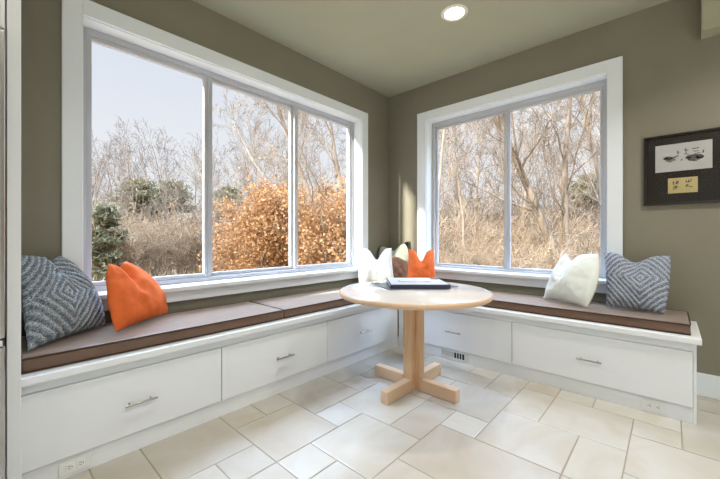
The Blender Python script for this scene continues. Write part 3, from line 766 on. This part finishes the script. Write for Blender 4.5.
shrubs(range(428, 625, 9), 6.5, 9, .70, 1.0, M['twig'], 'dry tan shrub in the thicket just outside the right window', 'dry shrubs just outside the right window')
shrubs(range(425, 630, 8), 10, 15, 1.0, 1.5, M['twig'], 'dry tan shrub further back beyond the right window', 'dry shrubs further back beyond the right window')
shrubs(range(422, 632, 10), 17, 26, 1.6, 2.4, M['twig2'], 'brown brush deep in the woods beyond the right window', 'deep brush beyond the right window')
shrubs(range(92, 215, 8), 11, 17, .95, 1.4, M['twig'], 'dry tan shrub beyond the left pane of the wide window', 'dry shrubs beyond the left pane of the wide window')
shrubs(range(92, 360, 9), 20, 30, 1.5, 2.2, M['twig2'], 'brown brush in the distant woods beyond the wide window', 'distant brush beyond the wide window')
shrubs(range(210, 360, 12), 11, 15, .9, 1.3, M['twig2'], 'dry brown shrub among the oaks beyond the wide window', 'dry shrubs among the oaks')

for px_, dp_, s_, k_ in ((101, 15, .74, 0), (166, 16, .78, 1), (192, 14, .66, 2), (122, 18, .86, 1)):
    place(slim[k_], 'slim_tree', M['bark_far'], px_, dp_, px_*.37, s_, 'slender dark bare tree rising in front of the pines', 'tree', 'slender trees in front of the pines')
# the same woods carry on past both ends of the windows
for px_ in range(-330, 92, 26): group_row([px_], 22, 32, .8, 1.06, fars, M['bark_far'], 'bare winter tree in the distant woods beyond the wide window', 'distant bare trees beyond the wide window')
shrubs(range(-330, 92, 22), 13, 20, 1.1, 1.6, M['twig'], 'dry tan shrub beyond the left pane of the wide window', 'dry shrubs beyond the left pane of the wide window')
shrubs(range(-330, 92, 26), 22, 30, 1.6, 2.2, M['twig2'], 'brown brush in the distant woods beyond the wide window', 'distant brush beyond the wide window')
for px_ in range(640, 900, 26): group_row([px_], 14, 28, .85, 1.1, fars, M['bark_far'], 'bare winter tree far back in the woods beyond the right window', 'far bare trees beyond the right window')
shrubs(range(640, 900, 18), 9, 16, 1.0, 1.5, M['twig'], 'dry tan shrub further back beyond the right window', 'dry shrubs further back beyond the right window')
# brown-leaved oaks
def leafy_mesh(seed, Ht, r0, nleaf, leaf, P, spread=.10, droop=.3):
    rg = random.Random(seed); tb = TB(); tips = []
    grow(tb, rg, V((0, 0, -.15)), V((0, 0, 1)), Ht, r0, 0, P, tips)
    wood = (tb.v, tb.f)
    lv, lf = [], []
    for k in range(nleaf):
        pts, dirs = rg.choice(tips); i = rg.randrange(len(pts))
        p = pts[i] + V((rg.gauss(0, 1), rg.gauss(0, 1), rg.gauss(0, 1)))*spread
        a = (dirs[i] + V((rg.gauss(0, 1), rg.gauss(0, 1), rg.gauss(0, 1)-droop))*.9).normalized()
        b = a.cross(V((rg.gauss(0, 1), rg.gauss(0, 1), rg.gauss(0, 1)))).normalized(); c = a.cross(b)
        L = leaf*rg.uniform(.6, 1.25); w = L*.33; q = len(lv)
        lv += [p, p+a*L*.35+b*w+c*w*.35, p+a*L*.75+b*w*.8+c*w*.2, p+a*L, p+a*L*.75-b*w*.8+c*w*.3, p+a*L*.35-b*w+c*w*.4]
        lf += [(q, q+1, q+2, q+3), (q, q+3, q+4, q+5)]
    return wood, (lv, lf)
def mk(vf, name):
    me = bpy.data.meshes.new(name); me.from_pydata([tuple(v) for v in vf[0]], [], vf[1]); me.update(); return me
OAK = dict(seg=[8, 6, 4, 3], wob=[.08, .14, .2, .25], up=[.03, .04, .03, .0], taper=[.25, .3, .4, .5], sides=[6, 4, 3, 3], n=[14, 7, 4], t0=[.08, .12, .1], ang=[(45, 85), (30, 60), (30, 65)], rr=[.4, .5, .6], len=[.50, .45, .5], rmin=.004)
oaks = []
for k in range(3):
    wd, lv = leafy_mesh(500+k, 3.1, .05, 4300, .085, OAK, spread=.17)
    oaks.append((mk(wd, 'oak_wood_mesh'), mk(lv, 'oak_leaf_mesh')))
    oaks[-1][0].materials.append(M['bark']); oaks[-1][1].materials.append(M['oakleaf'])
def leafy(pair, name, px, depth, rz, s, label, cat, group=None, part='foliage'):
    p = at(px, depth); r = empty(name, (p.x, p.y, gz(p.x, p.y)), rz); r.scale = (s, s, s)
    for nm, me in (('trunk', pair[0]), (part, pair[1])):
        o = bpy.data.objects.new(nm, me); COL.objects.link(o); o.parent = r
    return tag(r, label, cat, group)
for k, (px, dp, s) in enumerate(((240, 9.6, .80), (256, 8.6, .92), (276, 9.2, .88), (303, 8.8, .96), (328, 8.2, .92), (350, 8.9, .95), (246, 11.5, .9), (290, 11.8, 1.05), (322, 11.5, 1.0))):
    leafy(oaks[k % 3], 'young_oak', px, dp, k*1.3, s, 'young oak holding dry orange-brown leaves outside the wide window', 'tree', 'brown-leaved oaks outside the wide window')

# evergreens in the left pane
def conifer_mesh(seed, Ht, W, nc, leaf, per, flat=.35, base=.25):
    rg = random.Random(seed); tb = TB(); lv, lf = [], []
    tb.limb([V((0, 0, -.2)), V((.05, 0, Ht*.5)), V((0, .05, Ht*.93))], [Ht*.022, Ht*.014, Ht*.004], 6)
    for k in range(nc):
        t_ = base + (1-base)*rg.random()
        prof = math.sin(min(1, (1-t_)/(1-base)*1.15+.10)*PI*.62)
        a = rg.uniform(0, 2*PI); rad = W*prof*rg.uniform(.35, 1.0)
        q = V((math.cos(a)*rad, math.sin(a)*rad, Ht*t_ + rad*.15))
        tb.limb([V((0, 0, Ht*t_-rad*.2)), q*.5+V((0, 0, Ht*t_-rad*.1))*.5, q], [Ht*.006, Ht*.004, Ht*.002], 3)
        cs = W*.20*rg.uniform(.7, 1.3)
        for _ in range(per):
            p = q + V((rg.gauss(0, 1)*cs, rg.gauss(0, 1)*cs, rg.gauss(0, 1)*cs*flat))
            d = V((rg.gauss(0, 1), rg.gauss(0, 1), rg.gauss(0, .7)+.3)).normalized(); b = d.cross(V((rg.gauss(0, 1), rg.gauss(0, 1), rg.gauss(0, 1)))).normalized()
            L = leaf*rg.uniform(.6, 1.3); i = len(lv)
            lv += [p-b*L*.18, p+b*L*.18, p+d*L+b*L*.10, p+d*L-b*L*.10]; lf.append((i, i+1, i+2, i+3))
    return (tb.v, tb.f), (lv, lf)
wd, lv = conifer_mesh(61, 5.6, 1.75, 80, .26, 75); pine = (mk(wd, 'pine_wood_mesh'), mk(lv, 'pine_needle_mesh')); pine[0].materials.append(M['bark']); pine[1].materials.append(M['pine'])
wd, lv = conifer_mesh(62, 3.2, .75, 70, .16, 80, base=.05); ced = (mk(wd, 'cedar_wood_mesh'), mk(lv, 'cedar_needle_mesh')); ced[0].materials.append(M['bark']); ced[1].materials.append(M['cedar'])
leafy(pine, 'pine_tree', 140, 22.5, .4, .84, 'broad olive pine in the woods beyond the left pane, left of its twin', 'tree')
leafy(pine, 'pine_tree', 171, 24.5, 2.2, .88, 'broad olive pine in the woods beyond the left pane, nearer the mullion', 'tree')
leafy(ced, 'cedar_tree', 103, 11.0, 0, .78, 'small dark green cedar at the lower left of the wide window', 'tree')
leafy(pine, 'pine_tree', 590, 26, 1.0, 1.0, 'olive evergreen far behind the leaning tree in the right window', 'tree')
leafy(pine, 'pine_tree', 228, 33, 3.0, 1.0, 'distant evergreen above the oaks beside the mullion', 'tree')

# dry grass around the thicket
rg = random.Random(9); gvs, gfs = [], []
for k in range(9000):
    px = rg.choice((rg.uniform(70, 370), rg.uniform(415, 640))); dp = 5.0 + 14*rg.random()**1.4
    p = at(px, dp)
    if p.x < .6 and p.y < .6: continue
    p.z = gz(p.x, p.y)-.02; a = rg.uniform(0, 6.28); s = V((math.cos(a), math.sin(a), 0)); h = rg.uniform(.25, .75); ln = V((rg.gauss(0, .3), rg.gauss(0, .3), 1))
    i = len(gvs); gvs += [p-s*.008, p+s*.008, p+ln*h*.6+s*.006, p+ln*h+V((ln.x, ln.y, -.1))*h*.4, p+ln*h*.6-s*.006]
    gfs += [(i, i+1, i+2, i+4), (i+4, i+2, i+3)]
g = mesh_obj('dry_grass', gvs, gfs, M['straw']); tag(g, 'dry straw-coloured grass on the ground among the shrubs', 'grass', kind='stuff')

# ------------------------------------------------------------------ sky, sun, portals
SUN = V((-.900, .225, .335)).normalized()      # towards the sun: low, almost along the wide-window wall
wd_ = bpy.data.worlds.new('sky'); sc.world = wd_; wd_.use_nodes = True; nt = wd_.node_tree; N = nt.nodes; L = nt.links
bg = N['Background']; tc = N.new('ShaderNodeTexCoord'); sp = N.new('ShaderNodeSeparateXYZ'); L.new(tc.outputs['Generated'], sp.inputs[0])
rp = N.new('ShaderNodeValToRGB'); e = rp.color_ramp.elements
e[0].position = 0.0; e[0].color = (.51, .505, .515, 1); e[1].position = .80; e[1].color = (7.0, 8.8, 12.2, 1)
m_ = e.new(.50); m_.color = (.385, .41, .475, 1)
L.new(sp.outputs[2], rp.inputs[0])
dt = N.new('ShaderNodeVectorMath'); dt.operation = 'DOT_PRODUCT'; dt.inputs[1].default_value = V((-.42, -.85, .28)).normalized()   # sky glow added behind the house, meant to fill the room; L.new(tc.outputs['Generated'], dt.inputs[0])
mr_ = N.new('ShaderNodeMapRange'); mr_.inputs['From Min'].default_value = .0; mr_.inputs['From Max'].default_value = 1.0; mr_.inputs['To Min'].default_value = 0; mr_.inputs['To Max'].default_value = 1; L.new(dt.outputs['Value'], mr_.inputs[0])
pw = N.new('ShaderNodeMath'); pw.operation = 'POWER'; pw.inputs[1].default_value = 1.5; L.new(mr_.outputs[0], pw.inputs[0])
gl = N.new('ShaderNodeMix'); gl.data_type = 'RGBA'; gl.blend_type = 'ADD'; gl.inputs['B'].default_value = (11.2, 12.7, 15.4, 1)
L.new(pw.outputs[0], gl.inputs['Factor']); L.new(rp.outputs[0], gl.inputs['A']); L.new(gl.outputs['Result'], bg.inputs['Color'])
bg.inputs['Strength'].default_value = 1.0
sd = bpy.data.lights.new('sun', 'SUN'); sd.energy = 6.0; sd.color = (1.0, .93, .82); sd.angle = math.radians(3)
so = bpy.data.objects.new('sun', sd); COL.objects.link(so); so.rotation_euler = SUN.to_track_quat('Z', 'Y').to_euler(); so.location = (-12, 2, 6)
def portal(c, n, w, h):
    ld = bpy.data.lights.new('portal', 'AREA'); ld.shape = 'RECTANGLE'; ld.size = w; ld.size_y = h; ld.cycles.is_portal = True
    o = bpy.data.objects.new('portal', ld); COL.objects.link(o); o.location = c
    o.rotation_euler = (-V(n)).to_track_quat('Z', 'Y').to_euler()
portal(((LX0+LX1)/2, .21, 1.54), (0, -1, 0), 2.39, 1.6)
portal((.21, (RY0+RY1)/2, 1.54), (-1, 0, 0), 1.62, 1.6)
for a, b in BW: portal(((a+b)/2, YB-.21, 1.4), (0, 1, 0), b-a, 2.1)
portal((XB-.21, (SY0+SY1)/2, 1.23), (1, 0, 0), 2.5, 2.2)

sc.view_settings.view_transform = 'Standard'; sc.view_settings.look = 'None'; sc.view_settings.gamma = 1; sc.view_settings.exposure = 0.90
sc.view_settings.use_curve_mapping = False
sc.cycles.use_denoising = True; sc.cycles.denoising_prefilter = 'NONE'; sc.cycles.denoising_input_passes = 'RGB_ALBEDO_NORMAL'
sc.cycles.max_bounces = 10; sc.cycles.diffuse_bounces = 5; sc.cycles.transparent_max_bounces = 24
sc.cycles.sample_clamp_indirect = 6
